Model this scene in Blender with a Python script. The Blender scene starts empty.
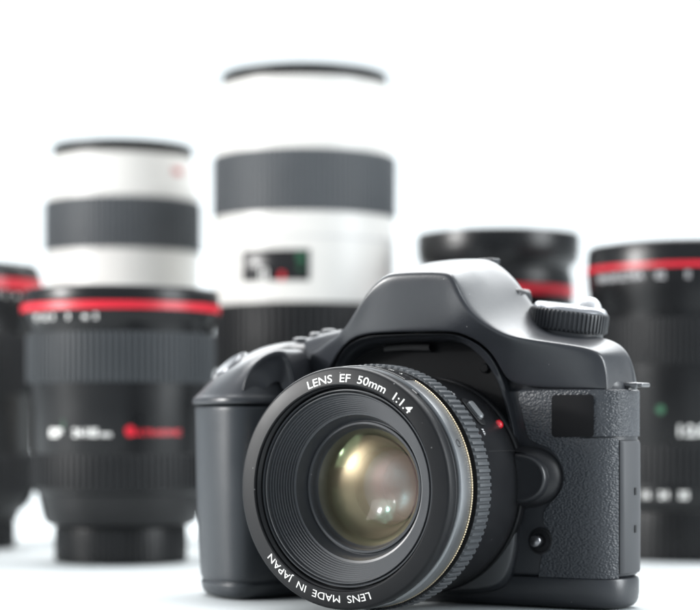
import bpy, bmesh, math, random
from mathutils import Vector, Matrix
random.seed(7)
SC = bpy.context.scene
COL = SC.collection
M = 0.001                                   # all lengths below are millimetres
PI = math.pi

# ------------------------------------------------------------------ viewpoint (used to measure the real sizes)
YAW = math.radians(31.07); CA, SA = math.cos(YAW), math.sin(YAW)
FPX, CX, HZ, EYE = 2000.0, 350.0, 430.0, 54.7
AX = 37.6                                   # height of the mounted lens axis over the table

def at(px, py, s):
    """photo pixel -> (X, s, Z) in the camera body's own frame, on the plane s mm behind the lens front"""
    k = (px - CX) / FPX
    X = (k * (586.16 + CA * s) + 2.34 - SA * s) / (CA + k * SA)
    d = 586.16 + CA * s - SA * X
    return (X, s, EYE - (py - HZ) * d / FPX)

# ------------------------------------------------------------------ materials
def mat(name, col, rough=0.5, metal=0.0, spec=0.5, bump=0.0, bscale=900.0, var=0.06, coat=0.0, rvar=0.08, dust=0.0):
    m = bpy.data.materials.new(name); m.use_nodes = True
    nt = m.node_tree; nd = nt.nodes; ln = nt.links
    p = nd['Principled BSDF']
    p.inputs['Metallic'].default_value = metal
    p.inputs['Specular IOR Level'].default_value = spec
    p.inputs['Coat Weight'].default_value = coat
    p.inputs['Coat Roughness'].default_value = 0.08
    tc = nd.new('ShaderNodeTexCoord')
    n1 = nd.new('ShaderNodeTexNoise'); n1.inputs['Scale'].default_value = 60; n1.inputs['Detail'].default_value = 5
    ln.new(tc.outputs['Object'], n1.inputs['Vector'])
    mr = nd.new('ShaderNodeMapRange'); mr.inputs['From Min'].default_value = .3; mr.inputs['From Max'].default_value = .7
    mr.inputs['To Min'].default_value = 1 - var; mr.inputs['To Max'].default_value = 1 + var
    ln.new(n1.outputs['Fac'], mr.inputs['Value'])
    mx = nd.new('ShaderNodeMix'); mx.data_type = 'RGBA'; mx.blend_type = 'MULTIPLY'; mx.inputs['Factor'].default_value = 1
    mx.inputs['A'].default_value = (*col, 1); ln.new(mr.outputs['Result'], mx.inputs['B'])
    if dust:                                              # a few fine specks of dust
        vo = nd.new('ShaderNodeTexVoronoi'); vo.inputs['Scale'].default_value = 330; ln.new(tc.outputs['Object'], vo.inputs['Vector'])
        lt = nd.new('ShaderNodeMath'); lt.operation = 'LESS_THAN'; lt.inputs[1].default_value = .055; ln.new(vo.outputs['Distance'], lt.inputs[0])
        sp = nd.new('ShaderNodeSeparateColor'); ln.new(vo.outputs['Color'], sp.inputs[0])
        gt = nd.new('ShaderNodeMath'); gt.operation = 'GREATER_THAN'; gt.inputs[1].default_value = 1 - dust; ln.new(sp.outputs[0], gt.inputs[0])
        mu = nd.new('ShaderNodeMath'); mu.operation = 'MULTIPLY'; ln.new(lt.outputs[0], mu.inputs[0]); ln.new(gt.outputs[0], mu.inputs[1])
        md = nd.new('ShaderNodeMix'); md.data_type = 'RGBA'; ln.new(mu.outputs[0], md.inputs['Factor'])
        ln.new(mx.outputs['Result'], md.inputs['A']); md.inputs['B'].default_value = (.22, .22, .22, 1)
        ln.new(md.outputs['Result'], p.inputs['Base Color'])
    else:
        ln.new(mx.outputs['Result'], p.inputs['Base Color'])
    rr = nd.new('ShaderNodeMapRange'); rr.inputs['From Min'].default_value = .3; rr.inputs['From Max'].default_value = .7
    rr.inputs['To Min'].default_value = max(0.02, rough - rvar * .5); rr.inputs['To Max'].default_value = rough + rvar * .5
    ln.new(n1.outputs['Fac'], rr.inputs['Value']); ln.new(rr.outputs['Result'], p.inputs['Roughness'])
    if bump:
        n2 = nd.new('ShaderNodeTexNoise'); n2.inputs['Scale'].default_value = bscale; n2.inputs['Detail'].default_value = 2
        ln.new(tc.outputs['Object'], n2.inputs['Vector'])
        b = nd.new('ShaderNodeBump'); b.inputs['Strength'].default_value = bump; b.inputs['Distance'].default_value = 0.0002
        ln.new(n2.outputs['Fac'], b.inputs['Height']); ln.new(b.outputs['Normal'], p.inputs['Normal'])
    return m

def leather_mat():
    m = mat('grained_rubber', (0.034, 0.038, 0.045), 0.47, 0, 0.55, var=.1)
    nt = m.node_tree; nd = nt.nodes; ln = nt.links; p = nd['Principled BSDF']
    tc = nd.new('ShaderNodeTexCoord')
    mp = nd.new('ShaderNodeMapping'); mp.inputs['Scale'].default_value = (1, 1, 1.45)
    ln.new(tc.outputs['Object'], mp.inputs['Vector'])
    nz = nd.new('ShaderNodeTexNoise'); nz.inputs['Scale'].default_value = 640; nz.inputs['Detail'].default_value = 2
    ln.new(mp.outputs['Vector'], nz.inputs['Vector'])
    ad = nd.new('ShaderNodeMix'); ad.data_type = 'VECTOR'; ad.inputs['Factor'].default_value = .0012
    va = nd.new('ShaderNodeVectorMath'); va.operation = 'MULTIPLY_ADD'
    va.inputs[1].default_value = (.0009, .0009, .0009); ln.new(nz.outputs['Color'], va.inputs[0]); ln.new(mp.outputs['Vector'], va.inputs[2])
    nd.remove(ad)
    vo = nd.new('ShaderNodeTexVoronoi'); vo.feature = 'SMOOTH_F1'; vo.inputs['Scale'].default_value = 1200; vo.inputs['Smoothness'].default_value = .55
    ln.new(va.outputs[0], vo.inputs['Vector'])
    inv = nd.new('ShaderNodeMath'); inv.operation = 'SUBTRACT'; inv.inputs[0].default_value = 1
    ln.new(vo.outputs['Distance'], inv.inputs[1])
    b = nd.new('ShaderNodeBump'); b.inputs['Strength'].default_value = .65; b.inputs['Distance'].default_value = .0006
    ln.new(inv.outputs[0], b.inputs['Height']); ln.new(b.outputs['Normal'], p.inputs['Normal'])
    return m

def coated(name, tint, base, through=(1, 1, 1), rough=0.02, edge=0.35):
    """anti-reflection coated glass surface: weak tinted mirror over clear glass"""
    m = bpy.data.materials.new(name); m.use_nodes = True
    nt = m.node_tree; nd = nt.nodes; ln = nt.links
    nd.remove(nd['Principled BSDF'])
    g = nd.new('ShaderNodeBsdfGlossy'); g.inputs['Roughness'].default_value = rough
    t = nd.new('ShaderNodeBsdfTransparent'); t.inputs['Color'].default_value = (*through, 1)
    lw = nd.new('ShaderNodeLayerWeight'); lw.inputs['Blend'].default_value = .35
    cr = nd.new('ShaderNodeValToRGB')
    cr.color_ramp.elements[0].position = .02; cr.color_ramp.elements[0].color = (*tint[0], 1)
    cr.color_ramp.elements[1].position = .75; cr.color_ramp.elements[1].color = (*tint[1], 1)
    ln.new(lw.outputs['Facing'], cr.inputs['Fac']); ln.new(cr.outputs['Color'], g.inputs['Color'])
    mr = nd.new('ShaderNodeMapRange'); mr.inputs['To Min'].default_value = base; mr.inputs['To Max'].default_value = base + edge
    ln.new(lw.outputs['Fresnel'], mr.inputs['Value'])
    mx = nd.new('ShaderNodeMixShader')
    ln.new(mr.outputs['Result'], mx.inputs[0]); ln.new(t.outputs[0], mx.inputs[1]); ln.new(g.outputs[0], mx.inputs[2])
    ln.new(mx.outputs[0], nd['Material Output'].inputs['Surface'])
    return m

BODY = mat('satin_black_body', (0.023, 0.0252, 0.030), 0.34, 0, .6, bump=.14, bscale=2200, rvar=.12, dust=.10)
BODY2 = mat('matt_black_housing', (0.010, 0.0105, 0.012), 0.5, 0, .3, bump=.1, bscale=2600)
RUBBER = leather_mat()
BTN = mat('button_black', (0.020, 0.021, 0.024), 0.36, 0, .5)
PLATE = mat('name_plate_black', (0.0105, 0.0105, 0.0115), 0.7, 0, .1, var=.02)
METAL = mat('brushed_steel', (0.62, 0.62, 0.63), 0.28, 1.0)
DIALM = mat('dial_black', (0.032, 0.034, 0.038), 0.36, 0, .6)
LBLACK = mat('lens_black', (0.0105, 0.011, 0.0125), 0.33, 0, .4, bump=.06, bscale=2600, dust=.3)
LRING = mat('name_ring_black', (0.009, 0.0095, 0.0108), 0.46, 0, .24, bump=.05, bscale=2600, dust=.3)
LCONE = mat('inner_cone_grey', (0.044, 0.047, 0.052), 0.36, 0, .5, dust=.3)
LRIB = mat('ribbed_rubber', (0.060, 0.065, 0.071), 0.5, 0, .45, dust=.4)
SATIN = mat('satin_anodised', (0.30, 0.31, 0.32), 0.38, 0.9, .5, bump=.05, bscale=3000)
GOLD = mat('gold_line', (0.80, 0.67, 0.47), 0.3, 1.0)
WHITEP = mat('white_print', (0.80, 0.80, 0.78), 0.5, var=.01)
REDP = mat('red_enamel', (0.55, 0.012, 0.028), 0.35, 0, .5, var=.03)
GREENP = mat('green_print', (0.010, 0.09, 0.04), 0.5, var=.02)
BBLACK = mat('barrel_black', (0.0062, 0.0065, 0.0072), 0.30, 0, .32)
BRIB = mat('grip_ring_rubber', (0.075, 0.081, 0.088), 0.6, 0, .4)
BRIBD = mat('grip_ring_dark_rubber', (0.012, 0.0127, 0.014), 0.55, 0, .3)
RIMB = mat('rim_matt_black', (0.006, 0.0062, 0.0068), 0.45, 0, .15)
CREAM = mat('cream_enamel', (0.60, 0.59, 0.565), 0.38, 0, .5, var=.015)
GREYPR = mat('grey_print', (0.42, 0.42, 0.43), 0.5)
WINDOW = mat('window_glass_black', (0.012, 0.012, 0.013), 0.25, 0, .3)
TABLE = mat('white_table', (0.41, 0.437, 0.447), 0.55, 0, .25, var=.008)
PAPER = mat('white_paper', (0.88, 0.88, 0.88), 0.9, 0, .1, var=.008)

# ------------------------------------------------------------------ mesh helpers
def link(name, me, m, parent=None, smooth=True, angle=38):
    me.materials.append(m)
    if smooth:
        me.shade_smooth()
        me.set_sharp_from_angle(angle=math.radians(angle))
    o = bpy.data.objects.new(name, me); COL.objects.link(o)
    if parent is not None: o.parent = parent
    return o

def mesh(name, verts, faces, off=(0, 0, 0)):
    me = bpy.data.meshes.new(name)
    me.from_pydata([((v[0] + off[0]) * M, (v[1] + off[1]) * M, (v[2] + off[2]) * M) for v in verts], [], faces)
    bm = bmesh.new(); bm.from_mesh(me)
    bmesh.ops.remove_doubles(bm, verts=bm.verts, dist=1e-7)
    bmesh.ops.recalc_face_normals(bm, faces=bm.faces)
    bm.to_mesh(me); bm.free()
    return me

class MB:
    def __init__(s): s.v = []; s.f = []
    def add(s, v, f):
        k = len(s.v); s.v += list(v); s.f += [tuple(i + k for i in q) for q in f]
    def grid(s, rows, cu=False, cv=False, caps=False):
        n = len(rows[0]); k = len(s.v); R = len(rows)
        for r in rows: s.v += list(r)
        for j in range(R if cv else R - 1):
            for i in range(n if cu else n - 1):
                a, b = k + j * n + i, k + j * n + (i + 1) % n
                c, d = k + ((j + 1) % R) * n + (i + 1) % n, k + ((j + 1) % R) * n + i
                s.f.append((a, b, c, d))
        if caps:
            s.f.append(tuple(k + i for i in range(n))); s.f.append(tuple(k + (R - 1) * n + i for i in range(n)))
    def make(s, name, off=(0, 0, 0)): return mesh(name, s.v, s.f, off)

def ring_pts(r, w, n, put): return [put(r, 2 * PI * i / n, w) for i in range(n)]
def put_z(r, a, w): return (r * math.cos(a), r * math.sin(a), w)             # upright axis
def put_l(r, a, w): return (r * math.cos(a), w, AX + r * math.sin(a))        # axis of the mounted lens

def lathe(prof, n=128, put=put_z, mb=None):
    mb = mb or MB()
    mb.grid([ring_pts(max(r, 1e-4), w, n, put) for r, w in prof], cu=True)
    return mb

def knurl(rl, rh, w0, w1, teeth, put=put_z, ends=.5, duty=.55, mb=None, base=None):
    """ring with ribs along its axis"""
    mb = mb or MB(); rows = []
    def row(lo, hi, w):
        pts = []
        for t in range(teeth):
            for f, h in ((0, 0), (.5 * (1 - duty), 0), (.5 * (1 - duty) + .1, 1), (.5 * (1 + duty) - .1, 1), (.5 * (1 + duty), 0)):
                pts.append(put(hi if h else lo, 2 * PI * (t + f) / teeth, w))
        return pts
    s = 1 if w1 > w0 else -1
    b = base if base else rl
    mb.grid([row(b, b, w0), row(rl, rl, w0 + s * .02), row(rl, rh - .15 * (rh - rl), w0 + s * ends), row(rl, rh, w0 + s * ends * 2),
             row(rl, rh, w1 - s * ends * 2), row(rl, rh - .15 * (rh - rl), w1 - s * ends), row(rl, rl, w1 - s * .02), row(b, b, w1)], cu=True)
    return mb

def box(mb, c, d, r=0.0, mtx=None):
    x, y, z = d[0] / 2, d[1] / 2, d[2] / 2
    vs = [Vector((sx * x, sy * y, sz * z)) for sz in (-1, 1) for sy in (-1, 1) for sx in (-1, 1)]
    if mtx: vs = [mtx @ v for v in vs]
    mb.add([tuple(Vector(c) + v) for v in vs], [(0, 1, 3, 2), (4, 6, 7, 5), (0, 4, 5, 1), (2, 3, 7, 6), (0, 2, 6, 4), (1, 5, 7, 3)])

def bevel(o, w, seg=3, ang=30):
    b = o.modifiers.new('Bevel', 'BEVEL'); b.width = w * M; b.segments = seg; b.limit_method = 'ANGLE'; b.angle_limit = math.radians(ang)
    return o
def subsurf(o, l=2):
    b = o.modifiers.new('Subsurf', 'SUBSURF'); b.levels = l; b.render_levels = l
    return o

def text_polys(s, size, bold=0.0, align='CENTER', xs=1.0, gap=1.0):
    cu = bpy.data.curves.new('lettering', 'FONT'); cu.body = s; cu.size = size; cu.align_x = align
    cu.offset = bold; cu.resolution_u = 4; cu.space_character = gap; cu.fill_mode = 'FRONT'
    o = bpy.data.objects.new('lettering', cu); COL.objects.link(o)
    dg = bpy.context.evaluated_depsgraph_get(); dg.update()
    me = bpy.data.meshes.new_from_object(o.evaluated_get(dg))
    bpy.data.objects.remove(o); bpy.data.curves.remove(cu)
    bm = bmesh.new(); bm.from_mesh(me)
    bmesh.ops.triangulate(bm, faces=bm.faces)
    for _ in range(2):
        long = [e for e in bm.edges if e.calc_length() > size * .35]
        if long: bmesh.ops.subdivide_edges(bm, edges=long, cuts=1); bmesh.ops.triangulate(bm, faces=bm.faces)
    bm.to_mesh(me); bm.free()
    v = [(p.co.x * xs, p.co.y) for p in me.vertices]; f = [tuple(p.vertices) for p in me.polygons]
    bpy.data.meshes.remove(me)
    return v, f

def bend_text(s, size, R, a0, z, bold=0.0, xs=1.0, gap=1.0):
    """lettering wrapped on an upright cylinder of radius R, centred at angle a0, baseline z"""
    v, f = text_polys(s, size, bold, 'CENTER', xs, gap)
    return [put_z(R, a0 + x / R, z + y) for x, y in v], f

def empty(name, loc, rz=0.0, label=None, cat=None, group=None):
    o = bpy.data.objects.new(name, None); COL.objects.link(o)
    o.location = [c * M for c in loc]; o.rotation_euler = (0, 0, rz); o.empty_display_size = .02
    if label: o['label'] = label
    if cat: o['category'] = cat
    if group: o['group'] = group
    return o

def catmull(pts, k=6):
    out = []
    P = [Vector(p) for p in pts]; n = len(P)
    for i in range(n - 1):
        a, b, c, d = P[max(i - 1, 0)], P[i], P[i + 1], P[min(i + 2, n - 1)]
        for j in range(k):
            t = j / k
            out.append(.5 * ((2 * b) + (c - a) * t + (2 * a - 5 * b + 4 * c - d) * t * t + (3 * b - a - 3 * c + d) * t ** 3))
    out.append(P[-1]); return out

# ------------------------------------------------------------------ the setting
mb = MB()
prof = [(430, 0), (1500, 0)] + [(1500 + 500 * math.sin(i * PI / 24), 500 - 500 * math.cos(i * PI / 24)) for i in range(1, 13)] + [(2000, 1900)]
mb.grid([[(-2600, y, z), (2600, y, z)] for y, z in prof])
fl = link('table_surface', mb.make('table_surface'), TABLE); fl['kind'] = 'structure'

# ------------------------------------------------------------------ the camera
OS = 60.0                                                # the empty stands under the body, 60 mm behind the lens front
OFF = (0, -OS, 0)
def world(X, s): return (-2.34 + SA * s + CA * X, 586.16 + CA * s - SA * X)
cam = empty('camera', (*world(0, OS), 0), -YAW,
            'black reflex camera with a short 50mm lens mounted, in front of the upright lenses', 'camera')
def cpart(name, mb, m, parent=cam, **k):
    return link(name, mb.make(name, OFF), m, parent, **k)

# --- top cover with the prism hump: rows run from the chin groove over the front edge to the back
F = [(-77, 62, 64), (-76, 58, 72), (-70, 56, 76.5), (-56, 55, 78.5), (-42, 52, 79.5), at(326, 341, 46), at(340, 335, 41), at(355, 310, 37), at(368, 288.6, 35.5), at(381, 276.5, 34.5),
     at(391, 272.2, 34), at(420, 271, 34), at(444, 271.3, 34), at(451.5, 275, 34), at(460, 297, 34.5), at(471, 313, 35.5), at(487, 326, 38), at(505, 335, 41), at(522, 338.5, 44.5),
     at(540, 341, 47.5), at(570, 345, 51), at(590, 348.5, 53), at(602.5, 356, 55.2), at(606, 372, 56.5), at(606.5, 389, 57)]
G = [(-74, 62, 62), (-72, 58, 66), (-66, 56, 68), (-52, 55, 69), (-40, 53, 70), at(332, 362, 48), at(341, 348, 43), at(350, 340, 41), at(360, 335.6, 40), at(373, 333.6, 39),
     at(391, 333, 38.5), at(415, 332.3, 38.5), at(436, 332, 38.5), at(446, 332, 38.5), at(455, 332.8, 39), at(464, 335, 40), at(477, 341, 42), at(490, 351.5, 45), at(500, 368.5, 48.5),
     at(508, 385.5, 52.5), at(545, 388.5, 54), at(585, 389.5, 55), at(599, 390, 56), at(603.5, 390.3, 57), at(606, 390.6, 57.5)]
B = [(-84, 74, 64), (-83, 74, 72), (-78, 73, 77), (-60, 72, 80.5), (-46, 72, 82.5), (-36, 72, 84.5), (-30, 72, 88), (-26, 72, 95), (-23, 72, 101), (-20, 72, 106),
     (-15, 72, 109.4), (0, 72, 110.4), at(484, 257.6, 71), at(496, 260.5, 71), at(509, 270.5, 71), at(521, 284, 71), at(532, 303, 71), at(548, 322, 71), (40, 71, 85.5),
     (45, 71, 84.8), (52, 71, 83.6), (57.5, 71, 81.6), (60.6, 71, 78), (62.2, 71, 73), (62.6, 71, 67)]
def lerp(a, b, t): return tuple(a[i] + (b[i] - a[i]) * t for i in range(3))
rows = []
rows.append([(g[0], g[1] + 2.5, g[2] + .3) for g in G])
rows.append([(g[0], g[1] + .35, g[2] + .1) for g in G])
rows.append([lerp(g, f, .06) for g, f in zip(G, F)])
rows.append([lerp(g, f, .5) for g, f in zip(G, F)])
rows.append([lerp(g, f, .86) for g, f in zip(G, F)])
rows.append([lerp(f, b, .022) for f, b in zip(F, B)])
rows.append([lerp(f, b, .12) for f, b in zip(F, B)])
rows.append([lerp(f, b, .5) for f, b in zip(F, B)])
rows.append([lerp(f, b, .88) for f, b in zip(F, B)])
rows.append([b for b in B])
rows.append([(b[0] * .985, b[1] + 2.5, 62 + (b[2] - 62) * .94) for b in B])
rows.append([(b[0] * .96, b[1] + 8, 62 + (b[2] - 62) * .72) for b in B])
rows.append([(b[0] * .93, b[1] + 10, 60) for b in B])
mb = MB(); mb.grid(rows)
cover = subsurf(cpart('top_cover', mb, BODY, angle=180), 3)

# --- lower body shell, extruded round outline
OUT = [(31, 54.6), (40, 54.6), (50, 54.8), (54, 55.2), (57, 56.2), (59.4, 57.8), (61.2, 60), (62.2, 62.6), (62.8, 66), (62.9, 70), (62.3, 73.5), (60, 77), (55, 80), (46, 82), (20, 84), (-30, 84),
       (-70, 83), (-80, 80), (-85, 75), (-85, 68), (-80, 60), (-72, 55.5), (-50, 54.6), (0, 54.6)]
def offset(poly, d):
    n = len(poly); out = []
    for i in range(n):
        a, b = Vector(poly[i - 1]), Vector(poly[(i + 1) % n]); t = (b - a).normalized()
        out.append((poly[i][0] + t.y * d, poly[i][1] - t.x * d))
    return out
def smooth2(poly, k=2):
    for _ in range(k):
        q = []
        n = len(poly)
        for i in range(n):
            a, b = poly[i], poly[(i + 1) % n]
            q.append((a[0] * .75 + b[0] * .25, a[1] * .75 + b[1] * .25)); q.append((a[0] * .25 + b[0] * .75, a[1] * .25 + b[1] * .75))
        poly = q
    return poly
OUTS = smooth2(OUT, 2)
mb = MB()
mb.grid([[(x, y, z) for x, y in offset(OUTS, d)] for z, d in ((9.9, -.9), (10.6, -.15), (11.4, 0), (40, 0), (64, 0), (66.6, 0), (67.2, -.8), (68.5, -1.2), (74, -4))], cu=True, caps=True)
cpart('body_shell', mb, BODY)
mb = MB()
mb.grid([[(x, y, z) for x, y in offset(OUTS, d)] for z, d in ((0.3, -5), (0.35, -2.6), (.8, -1.3), (1.7, -.35), (3, .2), (5, .45), (8.6, .45), (9.4, .2), (9.7, -.4))], cu=True, caps=True)
cpart('base_plate', mb, BODY)

# --- grained covering on the front, wrapping round the corner
def arc(poly):
    L = [0]
    for i in range(1, len(poly)): L.append(L[-1] + math.dist(poly[i - 1], poly[i]))
    return L
path = [p for p in catmull([(x, y, 0) for x, y in OUT[:11]], 8)]
path = [(p.x, p.y) for p in path]
LL = arc(path)
def onpath(l, d):
    l = max(0, min(l, LL[-1] - 1e-6))
    i = max(j for j in range(len(LL) - 1) if LL[j] <= l)
    t = (l - LL[i]) / (LL[i + 1] - LL[i]); a, b = Vector(path[i]), Vector(path[i + 1])
    q = a.lerp(b, t); n = (b - a).normalized()
    return (q.x + n.y * d, q.y - n.x * d)
def l_of_x(X):                                            # front part: X -> arc length
    for i in range(len(path) - 1):
        if path[i + 1][0] >= X: return LL[i] + (X - path[i][0]) / max(1e-6, path[i + 1][0] - path[i][0]) * (LL[i + 1] - LL[i])
    return LL[-1]
left = [at(514.5, 388.6, 54), at(516.5, 396, 54), at(519.7, 405.6, 54), at(523, 421, 54), at(525.6, 434, 54), at(529, 440, 54), at(535, 443, 54), at(547, 447, 54), at(556, 456, 54), at(561.5, 466, 54), at(563.5, 477, 54),
        at(561, 488, 54), at(555, 497.5, 54), at(547, 505, 54), at(542.5, 512, 54), at(542.5, 524, 54), at(548, 530, 54), at(551.5, 539, 54), at(549, 549, 54), at(541, 554, 54), at(539, 565, 54), at(537.6, 576.3, 54)]
LDOOR = 37.3                                              # arc length where the terminal door begins
def left_at(z):
    for a, b in zip(left, left[1:]):
        if a[2] >= z >= b[2]: return a[0] + (b[0] - a[0]) * (a[2] - z) / max(1e-6, a[2] - b[2])
    return left[0][0] if z > left[0][2] else left[-1][0]
zt, zb = 66.7, left[-1][2]
zs = [zt - (zt - zb) * i / 90 for i in range(91)]
def right_at(z): return LL[-1] - .3 if z > 52.2 else (LDOOR - .25)
LDOOR = l_of_x(60.9) + 1.2
rows = []
NC = 40
for edge in (1, 0):
    pass
def lrow(z, d, ins):
    l0, l1 = l_of_x(left_at(z)) + ins, right_at(z) - ins
    return [(*onpath(l0 + (l1 - l0) * i / NC, d), z) for i in range(NC + 1)]
mb = MB()
top = [lrow(z, .55, .35) for z in zs]
full = []
for z in zs:
    r = lrow(z, .55, .35); e0 = lrow(z, .12, 0)
    full.append([(*onpath(l_of_x(left_at(z)), -.2), z)] + [e0[0]] + r + [e0[-1]] + [(*onpath(right_at(z), -.2), z)])
def edge_row(z, dz):
    r = lrow(z, .1, 0); q = [(*onpath(l_of_x(left_at(z)), -.2), z + dz)] + [r[0]] + r + [r[-1]] + [(*onpath(right_at(z), -.2), z + dz)]
    return [(p[0], p[1], z + dz) for p in q]
mb.grid([edge_row(zs[0], .35)] + full + [edge_row(zs[-1], -.35)])
cover2 = cpart('leather_cover', mb, RUBBER, angle=50)
cover2['label'] = 'pebbled black leatherette on the front'

# black square badge plate
def rrect(cx, cz, w, h, r, n=6):
    pts = []
    for sx, sz, a in ((1, 1, 0), (-1, 1, 90), (-1, -1, 180), (1, -1, 270)):
        for i in range(n + 1):
            t = math.radians(a + 90 * i / n); pts.append((cx + sx * (w / 2 - r) + r * math.cos(t), cz + sz * (h / 2 - r) + r * math.sin(t)))
    return pts
bc = [at(552, 395, 54), at(592, 437, 54)]
mb = MB()
def wrapY(x, d): return onpath(l_of_x(x), d)
x_a, x_b, z_a, z_b = bc[0][0], bc[1][0], bc[1][2], bc[0][2]
def bz(x):                                                # rounded corners: height range at x
    e = min(x - x_a, x_b - x); k = 1.1
    return k - math.sqrt(max(0, k * k - (k - e) ** 2)) if e < k else 0
xs_ = [x_a + .01, x_a + .15, x_a + .4, x_a + .75] + [x_a + 1.1 + (x_b - x_a - 2.2) * i / 12 for i in range(13)] + [x_b - .75, x_b - .4, x_b - .15, x_b - .01]
mb.grid([[(*wrapY(x, d), (z_a + bz(x)) if q == 0 else (z_b - bz(x))) for x in xs_] for d, q in ((.2, 0), (.95, 0), (.95, 1), (.2, 1))])
cpart('badge_plate', mb, PLATE, angle=30)

# --- side door over the terminals
mb = MB()
dl0, dl1 = LDOOR + .1, LL[-1] - .2
zz = [(10.9, -.1), (11.1, .5), (11.8, .8), (30, .9), (50.6, .8), (51.4, .5), (51.7, -.1)]
mb.grid([[(*onpath(dl0 + (dl1 - dl0) * i / 14, d if 0 < i < 14 else min(d, .2)), z) for i in range(15)] for z, d in zz])
door = cpart('terminal_door', mb, mat('door_rubber', (.046, .048, .053), .55), angle=40)
mb = MB()
for z in (36, 24.5):
    p = onpath(dl0 + (dl1 - dl0) * .55, .95); box(mb, (p[0], p[1], z), (.35, 1.2, 2.2))
cpart('door_mark', mb, BODY2, door)

# --- lens mount housing: rim below the chin groove and the dark plate round the lens
G2 = [at(332, 384, 50), at(334, 366, 48.5), at(342, 350, 44), at(351, 342, 42), at(361, 337.6, 41), at(374, 335.4, 40), at(391, 334.7, 39.5), at(415, 334, 39.3), at(436, 333.7, 39.3), at(446, 333.8, 39.4), at(454, 334.6, 40),
      at(463, 337, 41), at(475.5, 343, 43), at(488.5, 353.5, 46), at(498, 370, 49.5), at(506, 388, 53.2), at(513, 412, 53.6), at(518.5, 436, 53.8), at(520.5, 452, 53.8), at(520.5, 490, 53.8), at(520, 534, 53.8), at(513, 576, 53.8), at(504, 590.5, 53.8), at(480, 594, 53.8), at(457, 595, 53.8), (-12, 53.8, 2.2)]
E2 = [at(340, 384, 50), at(341, 362, 50), at(349, 353, 47), at(357, 346.5, 46), at(366, 342, 45), at(378, 339, 44.5), at(393, 338, 44), at(415, 337, 44), at(434, 336.4, 44), at(444, 336.8, 44), at(451, 337.8, 44.5),
      at(460, 340, 45), at(470, 345.5, 46), at(481, 354.5, 47.5), at(491.5, 368, 49.5), at(501.5, 386, 51.5), at(509, 410, 52), at(514, 434, 52.2), at(516.5, 452, 52.3), at(517.5, 490, 52.3), at(516, 534, 52.3), at(509, 570, 52.3), at(500.5, 584.5, 52.3), at(480, 589, 52.3), at(457, 590.5, 52.3), (-12, 52.3, 4)]
cen = (2, 0, 42)
def toward(p, k, s): return (p[0] + (cen[0] - p[0]) * k, s, p[2] + (cen[2] - p[2]) * k)
rows = [[(p[0], p[1] + 3, p[2]) for p in G2], [(p[0], p[1] + .4, p[2]) for p in G2], [lerp(a, b, .12) for a, b in zip(G2, E2)], [lerp(a, b, .85) for a, b in zip(G2, E2)], E2,
        [toward(p, .015, p[1] + .6) for p in E2], [toward(p, .03, 52.6 if p[2] > 30 else 53.2) for p in E2], [toward(p, .06, 53 if p[2] > 30 else 53.4) for p in E2],
        [toward(p, .35, 53.2) for p in E2], [toward(p, .9, 53.2) for p in E2]]
mb = MB(); mb.grid(rows[:7])
rim = subsurf(cpart('housing_rim', mb, BODY, angle=180), 2)
mb = MB(); mb.grid([[(p[0], p[1] - .02, p[2]) for p in rows[6]]] + rows[7:])
hous = subsurf(cpart('mount_housing', mb, mat('housing_black', (.0055, .0058, .0065), .5, 0, .04, bump=.1, bscale=2600), angle=180), 2)
mb = MB()
c = at(484, 368, 52); lathe([(0, 51.3), (1.2, 51.3), (1.5, 51.6), (1.5, 53.5)], 20, lambda r, a, w: (c[0] + r * math.cos(a), w + .6, c[2] + r * math.sin(a)), mb)
cpart('screw', mb, hous.data.materials[0], hous)
mb = MB()
a, b = at(383, 349, 50), at(428, 348, 50)
mb.grid([[(a[0] + (b[0] - a[0]) * t, 50.6 + dy, a[2] + dz + .3 * math.sin(t * PI)) for t in [i / 12 for i in range(13)]] for dy, dz in ((.9, 1.4), (.0, .9), (-.2, .2), (.2, -.7), (1.6, -1.2))])
cpart('housing_ridge', mb, BODY2, hous)
AP = [at(516.5, 470, 52), at(516.5, 500, 52), at(516, 530, 52), at(514, 550, 52), at(509, 570, 52), at(501, 583.5, 52), at(486, 588.6, 52), at(457, 590.3, 52), at(420, 591, 52), (-10, 52, 4.2)]
cq = (2, 0, 40)
mb = MB(); mb.grid([[(p[0] + (cq[0] - p[0]) * k, p[1] + ds, p[2] + (cq[2] - p[2]) * k) for p in AP] for k, ds in ((0, 1.5), (0, .1), (.012, -.3), (.03, -.5), (.2, -1.2), (.4, -1.6))])
subsurf(cpart('lower_housing_plate', mb, mat('lit_plate_grey', (.085, .088, .092), .38, 0, .5, bump=.1, bscale=2600), angle=180), 2)  # lit lower part of the housing plate, light put into paler grey and bulge
# metal mount ring behind the lens
cpart('mount_ring', lathe([(25, 50.6), (33.6, 50.6), (34, 51), (34, 53.4)], 128, put_l), BODY2)

# --- lens release button with its guard
c = at(520, 480, 53); gz = [at(0 + 530, 446, 53)[2], at(530, 508, 53)[2]]
zc = (gz[0] + gz[1]) / 2; hh = (gz[0] - gz[1]) / 2; x0 = at(519.5, 480, 52)[0]; x1 = at(562.5, 475, 53.5)[0]
def dshape(x0, w, zc, h, n=26): return [(x0 + w * max(0.0, math.sin(PI * i / n)) ** .75, zc + h * math.cos(PI * i / n)) for i in range(n + 1)]
mb = MB()
lay = ((0, 0, 56), (0, 0, 54.3), (.5, .6, 52.4), (1.4, 2.0, 50.6), (3.2, 4.4, 49.2), (4.2, 5.3, 49.6), (4.5, 5.6, 51.5))
mb.grid([[(x, s, z) for x, z in dshape(x0 - .4, (x1 - x0) - k * 1.25, zc, hh - j * .55)] for j, k, s in lay], caps=True)
guard = cpart('button_guard', mb, mat('guard_black', (.013, .0135, .0155), .42, 0, .4), angle=50)
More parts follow.
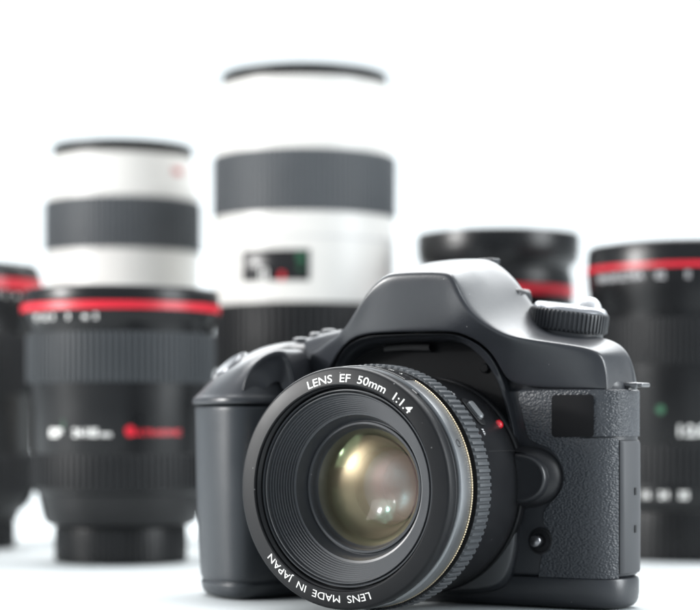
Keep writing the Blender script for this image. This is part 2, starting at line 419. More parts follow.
xb = at(545.5, 478, 48.5)[0] - x0
mb = MB()
mb.grid([[(x, s, z) for x, z in dshape(x0 + .2 + e * .4, xb - e, zc - .3, hh - 1.9 - e)] for e, s in ((-.05, 52), (0, 48.7), (.35, 47.9), (.8, 47.5), (1.3, 47.45), (2.4, 47.6), (3.4, 47.7))], cu=True, caps=True)
cpart('release_button', mb, BTN, angle=50)

# --- preview pin in its round recess
c = at(540, 541, 54)
pc = lambda r, a, w: (c[0] + r * math.cos(a), w, c[2] + r * math.sin(a))
mb = MB(); lathe([(4.1, 55), (4.1, 54.2), (3.9, 53.95), (3.5, 53.9), (3.2, 54.25), (0, 54.3)], 40, pc, mb)
pr = cpart('pin_recess', mb, BODY2)
mb = MB(); c2 = at(537.5, 540, 52); pc2 = lambda r, a, w: (c2[0] - .4 + r * math.cos(a), w, c2[2] - .3 + r * math.sin(a) )
lathe([(2.1, 54.4), (2.1, 51.4), (1.7, 50.7), (.9, 50.5), (0, 50.45)], 32, pc2, mb)
cpart('preview_pin', mb, mat('pin_metal', (.24, .24, .25), .22, 1.0))

# --- strap lug
mb = MB(); c = at(634.5, 385, 68)
box(mb, (c[0] - 1, 66.5, c[2]), (6.4, 3.2, 1.5))
box(mb, (c[0] + 2.6, 68.5, c[2]), (2.2, 6.5, 1.3))
bevel(cpart('strap_lug', mb, mat('lug_steel', (.20, .20, .205), .35, .9), angle=30), .5)

# --- mode dial on the right shoulder
tilt = Matrix.Rotation(math.radians(9), 4, 'Y') @ Matrix.Rotation(math.radians(1.5), 4, 'X')
dc = Vector((38.2, 73.5, 85.2))
def put_d(r, a, w):
    v = tilt @ Vector((r * math.cos(a), r * math.sin(a), w)); return tuple(dc + v)
mb = MB(); lathe([(11.3, -3), (11.3, .8), (11.6, 1.0)], 64, put_d, mb)
knurl(12.0, 12.5, 1.0, 7.2, 54, put_d, .4, .6, mb, base=11.4)
dial = cpart('mode_dial', mb, DIALM)
mb = MB(); lathe([(11.7, 7.15), (11.9, 7.3), (11.2, 8.4), (10.4, 8.9), (0, 9.0)], 64, put_d, mb)
cpart('dial_cap', mb, mat('dial_cap_satin', (.30, .31, .33), .26, .9), dial)
mb = MB()
pc3 = lambda r, a, w: (43.9 + r * math.cos(a), 78 + r * math.sin(a), w)
lathe([(4.1, 60), (4.1, 90.6), (3.95, 92.4), (3.5, 94.1), (2.8, 95.3), (1.9, 96.1), (.9, 96.5), (0, 96.6)], 40, pc3, mb)
cpart('shoulder_nub', mb, mat('nub_highlight_grey', (.60, .61, .63), .35, .2))  # rounded nub by the dial, its white highlight put into a pale colour
# socket where the dial meets the hump
mb = MB(); c = at(519, 298, 69)
lathe([(2.4, 74), (2.4, 66.2), (2.0, 65.6), (1.2, 65.5), (1.0, 66.6), (0, 66.7)], 32, lambda r, a, w: (c[0] + r * .7 * math.cos(a), w + 1, c[2] + r * 1.25 * math.sin(a)), mb)
cpart('hump_socket', mb, BTN)
# accessory shoe on top of the hump
mb = MB(); box(mb, (10.2, 74, 109.0), (6, 5, 1.6))
bevel(cpart('shoe_plate', mb, BODY, angle=30), .4)

# --- grip
SEC = [(-62, 83), (-80, 83), (-88.5, 73), (-89.3, 60), (-87.3, 50), (-82.2, 40.5), (-74, 32.5), (-65, 27.8), (-58.5, 26.6), (-53.5, 28.6), (-50, 33.5), (-47.5, 41), (-45, 50), (-42, 58)]
def sec(z, d, lf=0.0, fr=0.0):
    out = []
    pts = offset([(x, y) for x, y in SEC], d)
    for x, y in pts:
        kx = max(0, min(1, (-50 - x) / 38)); ky = max(0, min(1, (58 - y) / 30))
        out.append((x + lf * kx, y + fr * ky, z))
    return out
mb = MB()
lv = [(0.3, -8, 0, 0), (.35, -5, 0, 0), (.9, -3.4, 0, 0), (2.2, -2.3, 0, 0), (4.4, -1.9, 0, 0), (5.1, -1.9, 0, 0), (5.4, -2.5, 0, 0), (5.9, -2.5, 0, 0), (6.2, -1.8, 0, 0), (9, -1.6, 0, 0), (20, -.9, 0, 0), (34, -.3, 0, 0),
      (48, -.1, 0, 0), (57, 0, 0, 0), (62.2, .2, 0, 0), (63, .1, 0, 0)]
mb.grid([sec(z, d, l, f) for z, d, l, f in lv], cu=True, caps=True)
subsurf(cpart('grip', mb, mat('grip_rubber', (.023, .027, .032), .40, 0, .5, bump=.25, bscale=1500), angle=180), 2)
mb = MB()
lv = [(62.9, .1, 0, 0), (63.1, .7, 0, 0), (63.6, 1.1, 0, 0), (65.0, 1.0, 0, 0), (65.7, .5, .5, .4), (67.0, .2, 1.6, 1), (69.5, -.4, 4, 2), (72.8, -1, 7, 4.2), (76, -1.2, 11, 7), (79.2, -1.6, 16.5, 11), (81.8, -2.2, 22, 16), (83.2, -3.4, 27, 21), (83.9, -6, 31, 25)]
mb.grid([sec(z, d, l, f) for z, d, l, f in lv], cu=True, caps=True)
gt = subsurf(cpart('grip_top', mb, BODY, angle=180), 2)
# shutter button on the slope
nrm = Vector((-.42, -.52, .74)).normalized(); bq = nrm.to_track_quat('Z', 'Y').to_matrix()
c = Vector(at(231, 368, 43))
def put_b(r, a, w): return tuple(c + bq @ Vector((1.2 * r * math.cos(a), r * math.sin(a), w)))
mb = MB(); lathe([(7.2, -3), (7.2, .6), (6.7, 1.1), (5.6, 1.0), (5.3, .5)], 48, put_b, mb)
cpart('button_collar', mb, BODY, gt)
mb = MB(); lathe([(5.1, -.5), (5.1, 1.2), (4.6, 1.8), (3, 1.5), (0, 1.3)], 48, put_b, mb)
sb = cpart('shutter_button', mb, mat('shutter_satin', (.10, .105, .115), .35, .4))
# finger rest: arched front wall with a rounded rim
AR = [at(242, 390, 29), at(245, 378, 29.5), at(251, 367, 31), at(259, 359, 33), at(269, 353, 35), at(279, 350.5, 37), at(286, 354, 39), at(290, 364, 40), at(293, 376, 40.5), at(296, 392, 40.5)]
cA = (sum(p[0] for p in AR) / 10, 36, 68)
mb = MB()
mb.grid([[(p[0], p[1] + 12, p[2] + 1) for p in AR], [(p[0], p[1] + 1.2, p[2] + .8) for p in AR], [(p[0], p[1] - .3, p[2] + .1) for p in AR],
         [(p[0] + (cA[0] - p[0]) * .1, p[1] - .1, p[2] + (cA[2] - p[2]) * .12) for p in AR], [(p[0] + (cA[0] - p[0]) * .2, p[1] + 1.6, p[2] + (cA[2] - p[2]) * .22) for p in AR],
         [(p[0] + (cA[0] - p[0]) * .8, p[1] * .4 + 36 * .6 + 2.2, p[2] + (cA[2] - p[2]) * .8) for p in AR]])
subsurf(cpart('finger_rest', mb, BODY, angle=180), 2)
# little buttons and display hood on the left shoulder
for px, py, s, r, h in ((301, 336, 58, 3.0, 3), (316, 331, 60, 2.4, 3), (329, 327.5, 62, 2.8, 3)):
    c = Vector(at(px, py, s))
    mb = MB(); lathe([(r + .5, -9), (r + .5, -1), (r, 0), (r * .92, .9), (r * .6, 1.3), (0, 1.4)], 28, lambda rr, a, w: (c[0] + rr * math.cos(a), c[1] + rr * math.sin(a), c[2] + w - 1.8), mb)
    cpart('top_button', mb, BODY)
mb = MB()
d0 = [at(296, 338, 58), at(312, 334, 58), at(328, 329, 58), at(343, 326, 58)]
mb.grid([[(p[0], p[1] + 16, p[2] - 1) for p in d0], [(p[0], p[1], p[2] - .5) for p in d0], [(p[0], p[1] - 2.5, p[2] - 2) for p in d0], [(p[0], p[1] - 6, p[2] - 9) for p in d0]])
subsurf(cpart('display_hood', mb, BODY, angle=180), 2)

# ------------------------------------------------------------------ the mounted lens (parts of the camera)
RL = 35.7
lens = cpart('lens_barrel', lathe([(34.9, 14.5), (34.9, 16.2), (36.1, 16.35), (36.1, 24.6), (35.3, 25.0), (34.6, 26.8), (34.3, 30), (34.0, 44), (33.6, 49), (32.8, 50.2)], 160, put_l), LBLACK)
cpart('name_ring', lathe([(30.2, 4.2), (30.2, 1.0), (30.3, -.35), (30.65, -.6), (34.8, -.08), (35.35, .15), (RL, .7), (RL, 4.2), (35.4, 4.6), (34.4, 4.7), (34.0, 5.2), (34.0, 7)], 192, put_l), LRING, lens)
mb = lathe([(34.0, 4.9), (34.9, 5.0), (35.1, 5.3), (35.1, 5.8), (34.3, 6.0)], 160, put_l)
cpart('bayonet_ring', mb, LBLACK, lens)
cpart('barrel_band', lathe([(34.0, 6.6), (35.5, 6.6), (35.9, 6.9), (35.95, 7.4), (35.95, 12.7), (35.7, 13.1), (35.4, 13.2)], 192, put_l), SATIN, lens)
cpart('gold_ring', knurl(35.95, 36.08, 13.35, 14.0, 290, put_l, .12, .6, base=35.2), GOLD, lens)
fr = cpart('focus_ring', knurl(36.15, 36.95, 16.5, 24.4, 110, put_l, .35, .62), LRIB, lens)
# inside of the front: filter thread, ribbed cone, retaining ring
cpart('filter_thread', lathe([(30.15 - (.28 if i % 2 else 0), .4 + i * .36) for i in range(11)] + [(30.0, 4.6), (28.9, 4.6)], 160, put_l), LBLACK, lens)
pr = [(29.25, 4.6), (29.25, 2.2), (29.1, 1.85), (28.75, 1.8), (28.6, 2.1), (28.55, 3.6), (28.25, 3.6), (28.2, 2.2), (28.05, 1.95), (27.75, 1.95), (27.6, 2.2)]
N = 10
for i in range(N):
    t0, t1 = i / N, (i + 1) / N
    r0, r1 = 27.5 - 5.6 * t0, 27.5 - 5.6 * t1; s0, s1 = 2.5 + 6.2 * t0, 2.5 + 6.2 * t1
    pr += [(r0, s0), (r0 - .04, s0 + .34), (r0 + .22, s0 + .40), (r0 + .12, s1 - .02)]
pr += [(21.7, 8.9), (20.3, 12.2), (20.1, 12.9)]
cpart('ribbed_cone', lathe(pr, 192, put_l), LCONE, lens)
cpart('retaining_ring', lathe([(20.15, 13.0), (19.75, 13.0), (19.7, 12.5), (19.55, 12.3), (18.95, 12.25), (18.7, 12.5), (18.35, 13.9), (18.1, 14.6), (17.6, 15.2)], 160, put_l), LCONE, lens)
# coated glass elements
def dome(R, edge_s, rc, side, n=14):
    """spherical cap: side -1 bulges to the front, +1 is hollow seen from the front"""
    d = math.sqrt(rc * rc - R * R); pr = []
    for i in range(n + 1):
        r = R * i / n; pr.append((r, edge_s + side * (math.sqrt(rc * rc - r * r) - d)))
    return lathe(pr, 128, put_l)
GL = [('glass_element', 18.0, 14.5, 55, -1, coated('coating_green', ((.70, .95, .55), (.6, .9, .55)), .006, rough=.09, edge=.022)),
      ('glass_element', 15.6, 16.6, 40, -1, coated('coating_amber', ((1.0, .82, .52), (1.0, .84, .62)), .088, rough=.32, edge=.11)),
      ('glass_element', 10.0, 12.5, 30, 1, coated('coating_white', ((1, 1, 1), (1, .9, .9)), .0055, rough=.10, edge=.002)),
      ('glass_element', 12.0, 16.6, 30, 1, coated('coating_cyan', ((.45, 1.0, .8), (.6, .9, 1.0)), .0068, rough=.10, edge=.002)),
      ('glass_element', 12.5, 21.5, 21, 1, coated('coating_pale', ((.9, 1, 1), (1, .8, .9)), .0068, rough=.09, edge=.002)),
      ('glass_element', 11.8, 26.5, 30, -1, coated('coating_pink', ((1.0, .58, .52), (1.0, .38, .48)), .15, rough=.42, edge=.35)),
      ('glass_element', 11.0, 31.0, 22, 1, coated('coating_blue', ((.5, .92, 1.0), (.8, .8, .9)), .16, rough=.30))]
for nm, R, es, rc, sd, m in GL:
    cpart(nm, dome(R, es, rc, sd), m, lens, angle=180)
DARKI = mat('inside_reflection_tint', (.075, .070, .045), .35, 0, .5)  # olive-brown tint stands in for the green reflection of the coatings
cpart('inner_barrel', lathe([(17.9, 14.9), (17.0, 15.8), (15.9, 17.2), (15.4, 18.6), (14.2, 22), (12.4, 26.6), (11.9, 27), (11.2, 33), (10.6, 34), (10.5, 42), (0, 42)], 96, put_l), DARKI, lens)

# lettering on the name ring
def ring_text(s, size, a_start, a_end, rm, bold):
    v, f = text_polys(s, size, bold, 'LEFT')
    x0 = min(p[0] for p in v); x1 = max(p[0] for p in v)
    out = []
    for x, y in v:
        a = a_start + (a_end - a_start) * (x - x0) / (x1 - x0); r = rm + y
        s_ = -.6 + (r - 30.65) * (.52 / 4.15) - .05
        out.append(put_l(r, a, s_))
    return out, f
def ang(px, py):
    p = at(px, py, -.8); return math.atan2(p[2] - AX, p[0])
for t_, size, a1, a2, rm, b_ in (('LENS  EF  50mm  1:1.4', 3.35, ang(307, 386), ang(412, 409), 31.2, .03), ('LENS  MADE  IN  JAPAN', 3.1, ang(371, 601), ang(265, 559), 31.4, .0)):
    mb = MB(); mb.add(*ring_text(t_, size, a1, a2, rm, b_))
    cpart('lettering', mb, WHITEP, lens, smooth=False)

# distance window, screw, bayonet lugs
def patch(R, a0, a1, s0, s1, dr, n=30):
    mb = MB(); rows = []
    for r, e in ((R - .6, 0), (R + dr * .6, 0), (R + dr, .25)):
        rows.append([put_l(r, a0 + (a1 - a0) * i / n, s0 + e) for i in range(n + 1)] + [put_l(r, a1 + (a0 - a1) * i / n, s1 - e) for i in range(n + 1)])
    mb.grid(rows, cu=True)
    k = len(rows[0]) * 2
    for i in range(n):
        mb.f.append((k + i, k + i + 1, k + 2 * n + 1 - i - 1, k + 2 * n + 1 - i))
    return mb
aw = math.radians(62)
win = cpart('distance_window', patch(35.95, aw, PI - aw, 7.2, 14.3, .3), WINDOW, lens)
mb = MB()
for a_, t in ((68, '7'), (74, '10'), (81, '15'), (90, 'm'), (99, '3')):
    v, f = text_polys(t, 2.0, .02)
    mb.add([put_l(36.35, math.radians(a_) - x / 36.3, 12.0 - y) for x, y in v], f)
cpart('distance_scale', mb, WHITEP, win, smooth=False)
def put_rad(a, s, R):
    ca_, sa_ = math.cos(a), math.sin(a)
    def f(r, t, w):                                       # disc lying on the barrel
        u, v = r * math.cos(t), r * math.sin(t)
        return ((R + w) * ca_ - u * sa_, s + v, AX + (R + w) * sa_ + u * ca_)
    return f
p = at(456, 444, 9.5); a_ = math.atan2(p[2] - AX, p[0])
cpart('screw', lathe([(1.25, -.3), (1.25, .05), (.9, .12), (.75, -.15), (0, -.2)], 20, put_rad(a_, 9.6, 35.95)), BTN, lens)
p = at(498.5, 424.5, 46); a_ = math.atan2(p[2] - AX, p[0])
cpart('mount_index', lathe([(1.45, -.5), (1.4, .5), (1.1, 1.0), (.6, 1.25), (0, 1.3)], 24, put_rad(a_, 46, 33.7)), mat('red_index', (.75, .015, .03), .25, 0, .6, coat=.5), lens)
# focus switch on the barrel
p = at(477, 406, 32); a_ = math.atan2(p[2] - AX, p[0]); f_ = put_rad(a_, 33.5, 34.2)
def stadium(w, h, n=8): return [(w * math.cos(t) + (h if math.cos(t) > -9 and i <= n else 0) * 0, 0) for i, t in enumerate([0])]
def pill(f, hw, hl, layers):
    mb = MB(); rows = []
    for e, w in layers:
        pts = []
        for i in range(28):
            t = 2 * PI * i / 28; x = (hl - hw) * (1 if math.cos(t) > 0 else -1) + (hw - e) * math.cos(t); y = (hw - e) * math.sin(t)
            pts.append(f(math.hypot(x, y), math.atan2(y, x), w))
        rows.append(pts)
    mb.grid(rows, cu=True, caps=True); return mb
sw = cpart('switch_recess', pill(f_, 2.3, 5.4, ((0, -.6), (0, .35), (.3, .5), (.45, .5))), BODY2, lens)
cpart('focus_switch', pill(f_, 1.5, 3.4, ((0, .3), (0, 1.3), (.4, 1.8), (.7, 1.85))), mat('switch_satin', (.26, .27, .28), .3, .5), sw)
mb = MB()
for t, ds in (('AF', 0.0), ('MF', 0.0)):
    v, f = text_polys(t, 1.9, .02)
    s0 = 32.2; aa = a_ + (.245 if t == 'AF' else -.215)
    mb.add([put_l(34.45, aa - (x) / 34.3, s0 + .4 - y) for x, y in v], f)
cpart('switch_lettering', mb, GREYPR, lens, smooth=False)
# seam under the switch panel, bayonet lugs at the front
cpart('barrel_seam', patch(34.25, a_ - .40, a_ - .392, 26.9, 48.5, .03, 2), BODY2, lens)
for aa in (51, 51 + 120, 51 + 240):
    cpart('bayonet_lug', patch(35.2, math.radians(aa), math.radians(aa + 3.2), 4.55, 6.2, .45, 5), LBLACK, lens)

# ------------------------------------------------------------------ the lenses standing behind
GROUP = 'lenses standing upright behind the camera'
def stand(px, D, label):
    return empty('standing_lens', ((px - CX) / FPX * D, D, 0), 0, label, 'camera lens', GROUP)
def lpart(name, mb, m, parent, **k): return link(name, mb.make(name), m, parent, **k)
def zof(y, Df):
    y -= 3.5 * max(0.0, min(1.0, (480 - y) / 150))
    return EYE - (y - HZ) * Df / FPX
FRONT = -PI / 2
def facing(o):                                            # angle on the lens that looks at the viewpoint
    return math.atan2(-o.location.y, -o.location.x)
def front_glass(o, R, z):
    mb = MB(); pr = [(R * (1 - i / 8), z + 3 * math.sqrt(max(0, 1 - (1 - i / 8) ** 2))) for i in range(9)]
    lathe(pr, 64, put_z, mb)
    g = lpart('front_glass', mb, WINDOW, o, angle=180)
def cap(o, R, h, teeth=70):
    mb = lathe([(0, 0), (R - 1.2, 0), (R - .3, .5)], 96); lathe([(R - .3, h), (R - 1.5, h + .4), (R - 4, h + .4)], 96, put_z, mb)
    knurl(R - .5, R, .5, h, teeth, put_z, .5, .6, mb)
    return lpart('rear_cap', mb, BBLACK, o)

# A: black zoom in front, left
o = stand(121, 835, 'black zoom lens with a red ring and red lettering, nearest to the camera grip'); fa = facing(o)
z = lambda y: zof(y, 795)
cap(o, 27.5, z(530))
lpart('barrel', lathe([(24, z(531)), (28.5, z(529.5)), (31, z(527)), (32.2, z(521)), (33.6, z(506)), (34.4, z(496)), (35.8, z(493.5)), (36.0, z(491)), (36, z(454)), (36.4, z(450)), (36.6, z(410)), (37.6, z(390)), (37.6, z(331)), (38.8, z(322)), (40.2, z(316)), (40.8, z(313.5)), (40.8, z(298)), (40.8, z(291)), (40.2, z(288.5)), (38.5, z(287.5)), (38, z(288)), (37, z(300))], 128), BBLACK, o)
lpart('red_ring', lathe([(40.6, z(312)), (41.3, z(311.8)), (41.3, z(303.8)), (40.6, z(303.5))], 128), REDP, o)
lpart('focus_ring', knurl(38.3, 39.2, z(384), z(334), 96, put_z, .5, .6), mat('mid_ring_rubber', (.048, .053, .058), .6, 0, .4), o)
lpart('zoom_ring', knurl(36.2, 37.0, z(490), z(455), 84, put_z, .5, .6), BRIBD, o)
front_glass(o, 37.5, z(300))
for t_, sz, a_, b_, x_ in (('24-105', 4.6, -.40, .16, .85), ('EF', 4.4, -.80, .2, 1.7), ('mm', 3.0, -.165, .1, 1)):
    mb = MB(); mb.add(*bend_text(t_, sz, 36.75, fa + a_, z(437.5), b_, x_))
    lpart('lettering', mb, WHITEP, o, smooth=False)
for k, a_ in enumerate((-1.0, -.86, -.74, -.55, -.36, -.25)):
    mb = MB(); mb.add(*bend_text(('77', '1.2', '5', '3', 'm', '2')[k], 3.2, 40.35, fa + a_, z(322), .12))
    lpart('scale_mark', mb, WHITEP, o, smooth=False)
mb = MB(); mb.add(*bend_text('ULTRASONIC', 3.2, 36.75, fa + .43, z(436.3), .14, 1.1)); lpart('red_lettering', mb, REDP, o, smooth=False)
mb = MB(); mb.add([put_z(36.75, fa + .10 + .06 * math.cos(t * PI / 8), z(432.2) + 2.3 * math.sin(t * PI / 8)) for t in range(16)], [tuple(range(16))])
lpart('red_emblem', mb, REDP, o, smooth=False)
mb = MB(); mb.add(*bend_text('I', 4, 36.8, fa - .68, z(429), .2)); lpart('green_mark', mb, GREENP, o, smooth=False)

# B: black lens cut by the left edge
o = stand(-47, 932, 'black lens with a red ring, cut by the left edge of the photo'); fa = facing(o)
z = lambda y: zof(y, 895)
cap(o, 28.8, z(524))
lpart('barrel', lathe([(25, z(526)), (29.8, z(523)), (30.5, z(516)), (34.5, z(509)), (37, z(500)), (37.2, z(330)), (37.6, z(312)), (39.5, z(300)), (41, z(292)), (41, z(275)), (39.5, z(266)), (38.4, z(263)), (37.6, z(263.5)), (36.8, z(275))], 128), BBLACK, o)
lpart('red_ring', lathe([(40.8, z(291)), (41.5, z(290.6)), (41.5, z(280)), (40.8, z(279.6))], 128), REDP, o)
lpart('focus_ring', knurl(37.3, 37.9, z(395), z(335), 90, put_z, .5, .6), BRIBD, o)
lpart('zoom_ring', knurl(37.2, 37.8, z(495), z(455), 90, put_z, .5, .6), BRIBD, o)
front_glass(o, 37, z(275))
for k, a_ in enumerate((.5, .62, .78, .95)):
    mb = MB(); mb.add(*bend_text(('5', '3', 'm', '2')[k], 3.2, 40.7, fa + a_, z(299), .1))
    lpart('scale_mark', mb, WHITEP, o, smooth=False)

# C: small white lens
o = stand(123, 1013, 'smaller white telephoto lens with a dark ribbed ring, behind the black zoom'); fa = facing(o)
z = lambda y: zof(y, 977)
cap(o, 31, 15)
lpart('barrel', lathe([(27, 15.5), (33, 16), (34, 20), (34.5, z(340)), (38.4, z(335)), (38.8, z(262)), (39.0, z(254)), (38.9, z(196)), (38.2, z(190)), (36.6, z(168)), (35.2, z(151)), (34.6, z(150))], 128), CREAM, o)
lpart('front_rim', lathe([(35.0, z(154.5)), (35.5, z(154)), (35.5, z(141.4)), (35.1, z(140.8)), (33.2, z(142)), (32.8, z(146)), (31, z(160))], 128), RIMB, o)
lpart('focus_ring', knurl(39.0, 39.8, z(251.5), z(199), 90, put_z, .5, .6), BRIB, o)
front_glass(o, 30.2, z(160))
mb = MB()
for i in range(3): mb.add([put_z(37.0 + .25, fa + .72 + t * .19 / 6 , z(174.5 - i * 2.4) + e) for e in (0, .8) for t in range(7)], [(k, k + 1, k + 8, k + 7) for k in range(6)])
mb.v = [(v[0] * (1 + .0), v[1], v[2]) for v in mb.v]
lpart('red_lettering', mb, REDP, o, smooth=False)

# D: big white lens
o = stand(304.5, 960, 'tallest white telephoto lens with a grey ribbed ring and a distance window'); fa = facing(o)
z = lambda y: zof(y, 917)
cap(o, 33, 16)
lpart('barrel', lathe([(28, 16.5), (36, 17), (38, 24), (38.5, z(400)), (41, z(385)), (43.0, z(303)), (43.3, z(298)), (43.3, z(222)), (43.3, z(216)), (43.0, z(147)), (42.4, z(140)), (40.6, z(100)), (39.6, z(74)), (38.8, z(73))], 144), CREAM, o)
lpart('front_rim', lathe([(39.4, z(77)), (39.7, z(76.5)), (39.7, z(64.6)), (39.4, z(64)), (37.8, z(65)), (37.2, z(70)), (36, z(90))], 144), RIMB, o)
lpart('focus_ring', knurl(43.5, 44.1, z(213.8), z(151), 110, put_z, .5, .6), BRIB, o)
lpart('zoom_ring', knurl(43.0, 44.2, z(372), z(305), 80, put_z, .5, .55), BRIBD, o)
front_glass(o, 36.3, z(90))
def cyl_patch(R, a0, a1, z0, z1, n=16):
    mb = MB(); rows = []
    for r, e in ((R - 1, 0), (R + .2, 0), (R + .4, .35)):
        rows.append([put_z(r, a0 + (a1 - a0) * i / n, z0 + e) for i in range(n + 1)] + [put_z(r, a1 + (a0 - a1) * i / n, z1 - e) for i in range(n + 1)])
    mb.grid(rows, cu=True); k = len(rows[0]) * 2
    for i in range(n): mb.f.append((k + i, k + i + 1, k + 2 * n + 1 - i - 1, k + 2 * n + 1 - i))
    return mb
def a_of(px, pc, R, D): return math.asin(max(-1, min(1, (px - pc) / FPX * (D - R * .8) / R)))
w0, w1 = fa + a_of(243, 304.5, 43, 960), fa + a_of(309.5, 304.5, 43, 960)
win = lpart('distance_window', cyl_patch(43.3, w0, w1, z(284), z(252.5)), WINDOW, o)
mb = MB(); mb.add(*bend_text('I', 6.5, 43.85, fa - .42, z(282), .25)); mb.add(*bend_text('I', 6.5, 43.85, fa - .47, z(282), .25)); lpart('white_mark', mb, WHITEP, win, smooth=False)
mb = MB(); mb.add(*bend_text('II', 4.0, 43.85, fa - .24, z(282.5), .5)); lpart('red_mark', mb, REDP, win, smooth=False)
mb = MB(); mb.add(*bend_text('ft', 5.0, 43.85, fa - .04, z(264), .5)); mb.add(*bend_text('m', 3.5, 43.85, fa - .04, z(273), .2)); lpart('green_mark', mb, GREENP, win, smooth=False)
lpart('barrel_line', lathe([(43.1, z(240.5)), (43.5, z(240.2)), (43.5, z(238.7)), (43.1, z(238.4))], 128), GREYPR, o)

# E: black lens behind the prism hump
o = stand(498, 950, 'black lens with a flared front, directly behind the camera prism hump'); fa = facing(o)
z = lambda y: zof(y, 911)
cap(o, 30, 14)
lpart('barrel', lathe([(26, 14.5), (33, 15), (34.5, 22), (35, z(330)), (35.8, z(300)), (36, z(296)), (36, z(279)), (35.6, z(275)), (34.5, z(268)), (35.5, z(264)), (37.6, z(261)), (38.4, z(257)), (38.9, z(236)), (38.6, z(231)), (37.6, z(229.5)), (36.8, z(231)), (36, z(245))], 128), BBLACK, o)
lpart('red_ring', lathe([(35.8, z(295.4)), (36.5, z(295)), (36.5, z(287)), (35.8, z(286.6))], 128), REDP, o)
lpart('hood_step', lathe([(38.4, z(247)), (39.1, z(246.5)), (39.1, z(243.5)), (38.4, z(243))], 128), BBLACK, o)
lpart('focus_ring', knurl(35.2, 36, z(370), z(318), 90, put_z, .5, .6), BRIBD, o)
front_glass(o, 36.3, z(245))

# F: black lens at the right edge
o = stand(690, 865, 'black lens with a red ring standing beside the camera mode dial'); fa = facing(o)
z = lambda y: zof(y, 822)
mb = cap(o, 38.5, z(512), 80)
lpart('barrel', lathe([(34, z(513)), (38.2, z(511)), (39.6, z(505)), (40, z(488)), (40, z(440)), (40.6, z(436)), (41, z(372)), (41.2, z(368)), (41.2, z(318)), (42, z(308)), (43.4, z(296)), (44.2, z(282)), (44.4, z(270)), (44.3, z(250)), (43.6, z(243.5)), (42.4, z(241.5)), (41.4, z(243)), (40.6, z(256))], 144), BBLACK, o)
lpart('red_ring', lathe([(44.2, z(270)), (44.9, z(269.8)), (44.9, z(264.4)), (44.2, z(264.2))], 144), REDP, o)
lpart('focus_ring', knurl(41.4, 42.1, z(366), z(320), 110, put_z, .5, .6), BRIBD, o)
lpart('zoom_ring', knurl(40.2, 41.0, z(485), z(446), 96, put_z, .5, .6), BRIBD, o)
front_glass(o, 41, z(256))
for t, px in (('IMAGE', 606), ('ULTRA', 630), ('82', 661), ('II', 688)):
    mb = MB(); mb.add(*bend_text(t, 4.4, 44.5, fa + a_of(px, 690, 44.5, 865), z(281.5), .1))
    lpart('lettering', mb, GREYPR, o, smooth=False)
for t, px, sz, R_, y_ in (('1:2.8', 691, 6.4, 41.15, 437), ('16', 646, 4.2, 40.15, 499), ('24', 664, 4.2, 40.15, 499), ('35', 684, 4.2, 40.15, 499)):
    mb = MB(); mb.add(*bend_text(t, sz, R_, fa + a_of(px, 690, R_, 865), z(y_), .17))
    lpart('barrel_lettering', mb, WHITEP, o, smooth=False)
mb = MB(); mb.add([put_z(41.2, fa + a_of(661, 690, 41.2, 865) + .045 * math.cos(t * PI / 8), z(411) + 1.9 * math.sin(t * PI / 8)) for t in range(16)], [tuple(range(16))])
lpart('green_dot', mb, GREENP, o, smooth=False)

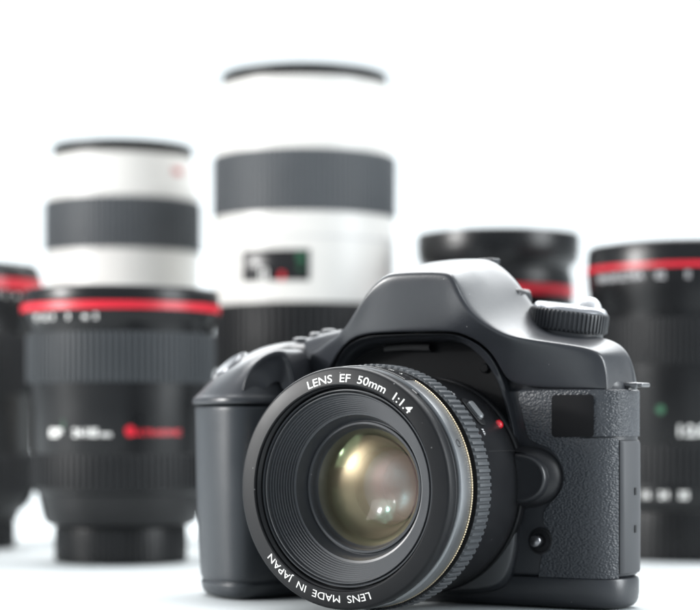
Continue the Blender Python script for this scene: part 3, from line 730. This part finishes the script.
# ------------------------------------------------------------------ light
w = bpy.data.worlds.new('World'); SC.world = w; w.use_nodes = True
bg = w.node_tree.nodes['Background']; bg.inputs['Color'].default_value = (.93, .97, 1.0, 1)
wn = w.node_tree; wt = wn.nodes.new('ShaderNodeTexCoord'); ws = wn.nodes.new('ShaderNodeSeparateXYZ'); wr = wn.nodes.new('ShaderNodeValToRGB')
wn.links.new(wt.outputs['Generated'], ws.inputs[0]); wm = wn.nodes.new('ShaderNodeMapRange'); wm.inputs['From Min'].default_value = -1; wn.links.new(ws.outputs['Z'], wm.inputs['Value'])
wn.links.new(wm.outputs['Result'], wr.inputs['Fac']); wr.color_ramp.elements[0].color = (.34, .35, .36, 1); wr.color_ramp.elements[1].color = (.90, .96, 1, 1)
e_ = wr.color_ramp.elements.new(.5); e_.color = (.64, .72, .80, 1); wn.links.new(wr.outputs['Color'], bg.inputs['Color']); bg.inputs['Strength'].default_value = .62
def area(name, loc, target, sx, sy, power, col=(1, 1, 1)):
    l = bpy.data.lights.new(name, 'AREA'); l.shape = 'RECTANGLE'; l.size = sx * M; l.size_y = sy * M; l.energy = power; l.color = col
    o = bpy.data.objects.new(name, l); COL.objects.link(o); o.location = [c * M for c in loc]
    d = Vector(target) - Vector(loc); o.rotation_euler = d.to_track_quat('-Z', 'Y').to_euler()
    return o
area('overhead_softbox', (60, 1050, 1150), (20, 780, 40), 1300, 900, 15)
area('rear_softbox', (180, 1660, 830), (0, 640, 80), 1700, 560, 16, (.96, .99, 1))
area('left_softbox', (-900, 480, 345), (0, 640, 80), 420, 330, 8, (1, .98, .95))
area('small_strobe', (-861, 501, 302), (0, 600, 40), 62, 48, 4.6)
area('right_softbox', (900, 420, 360), (0, 880, 110), 460, 620, 9, (.94, .98, 1))
area('backdrop_lamp', (0, 1250, 1900), (0, 1990, 900), 1800, 500, 46)

# ------------------------------------------------------------------ viewpoint camera
cd = bpy.data.cameras.new('viewpoint'); vc = bpy.data.objects.new('viewpoint', cd); COL.objects.link(vc)
vc.location = (0, 0, EYE * M); vc.rotation_euler = (PI / 2, 0, 0)
cd.sensor_fit = 'HORIZONTAL'; cd.sensor_width = 36; cd.lens = 36 * FPX / 700
cd.shift_y = (HZ - 305) / 700
cd.clip_start = .01; cd.clip_end = 50
cd.dof.use_dof = True; cd.dof.focus_distance = .588; cd.dof.aperture_fstop = 9.2
SC.camera = vc
SC.view_settings.view_transform = 'Standard'; SC.view_settings.look = 'None'; SC.view_settings.gamma = 1; SC.view_settings.exposure = 0.25
SC.render.engine = 'CYCLES'
SC.cycles.use_denoising = True
SC.cycles.max_bounces = 10; SC.cycles.transparent_max_bounces = 24; SC.cycles.caustics_reflective = False; SC.cycles.caustics_refractive = False
SC.cycles.sample_clamp_indirect = 6
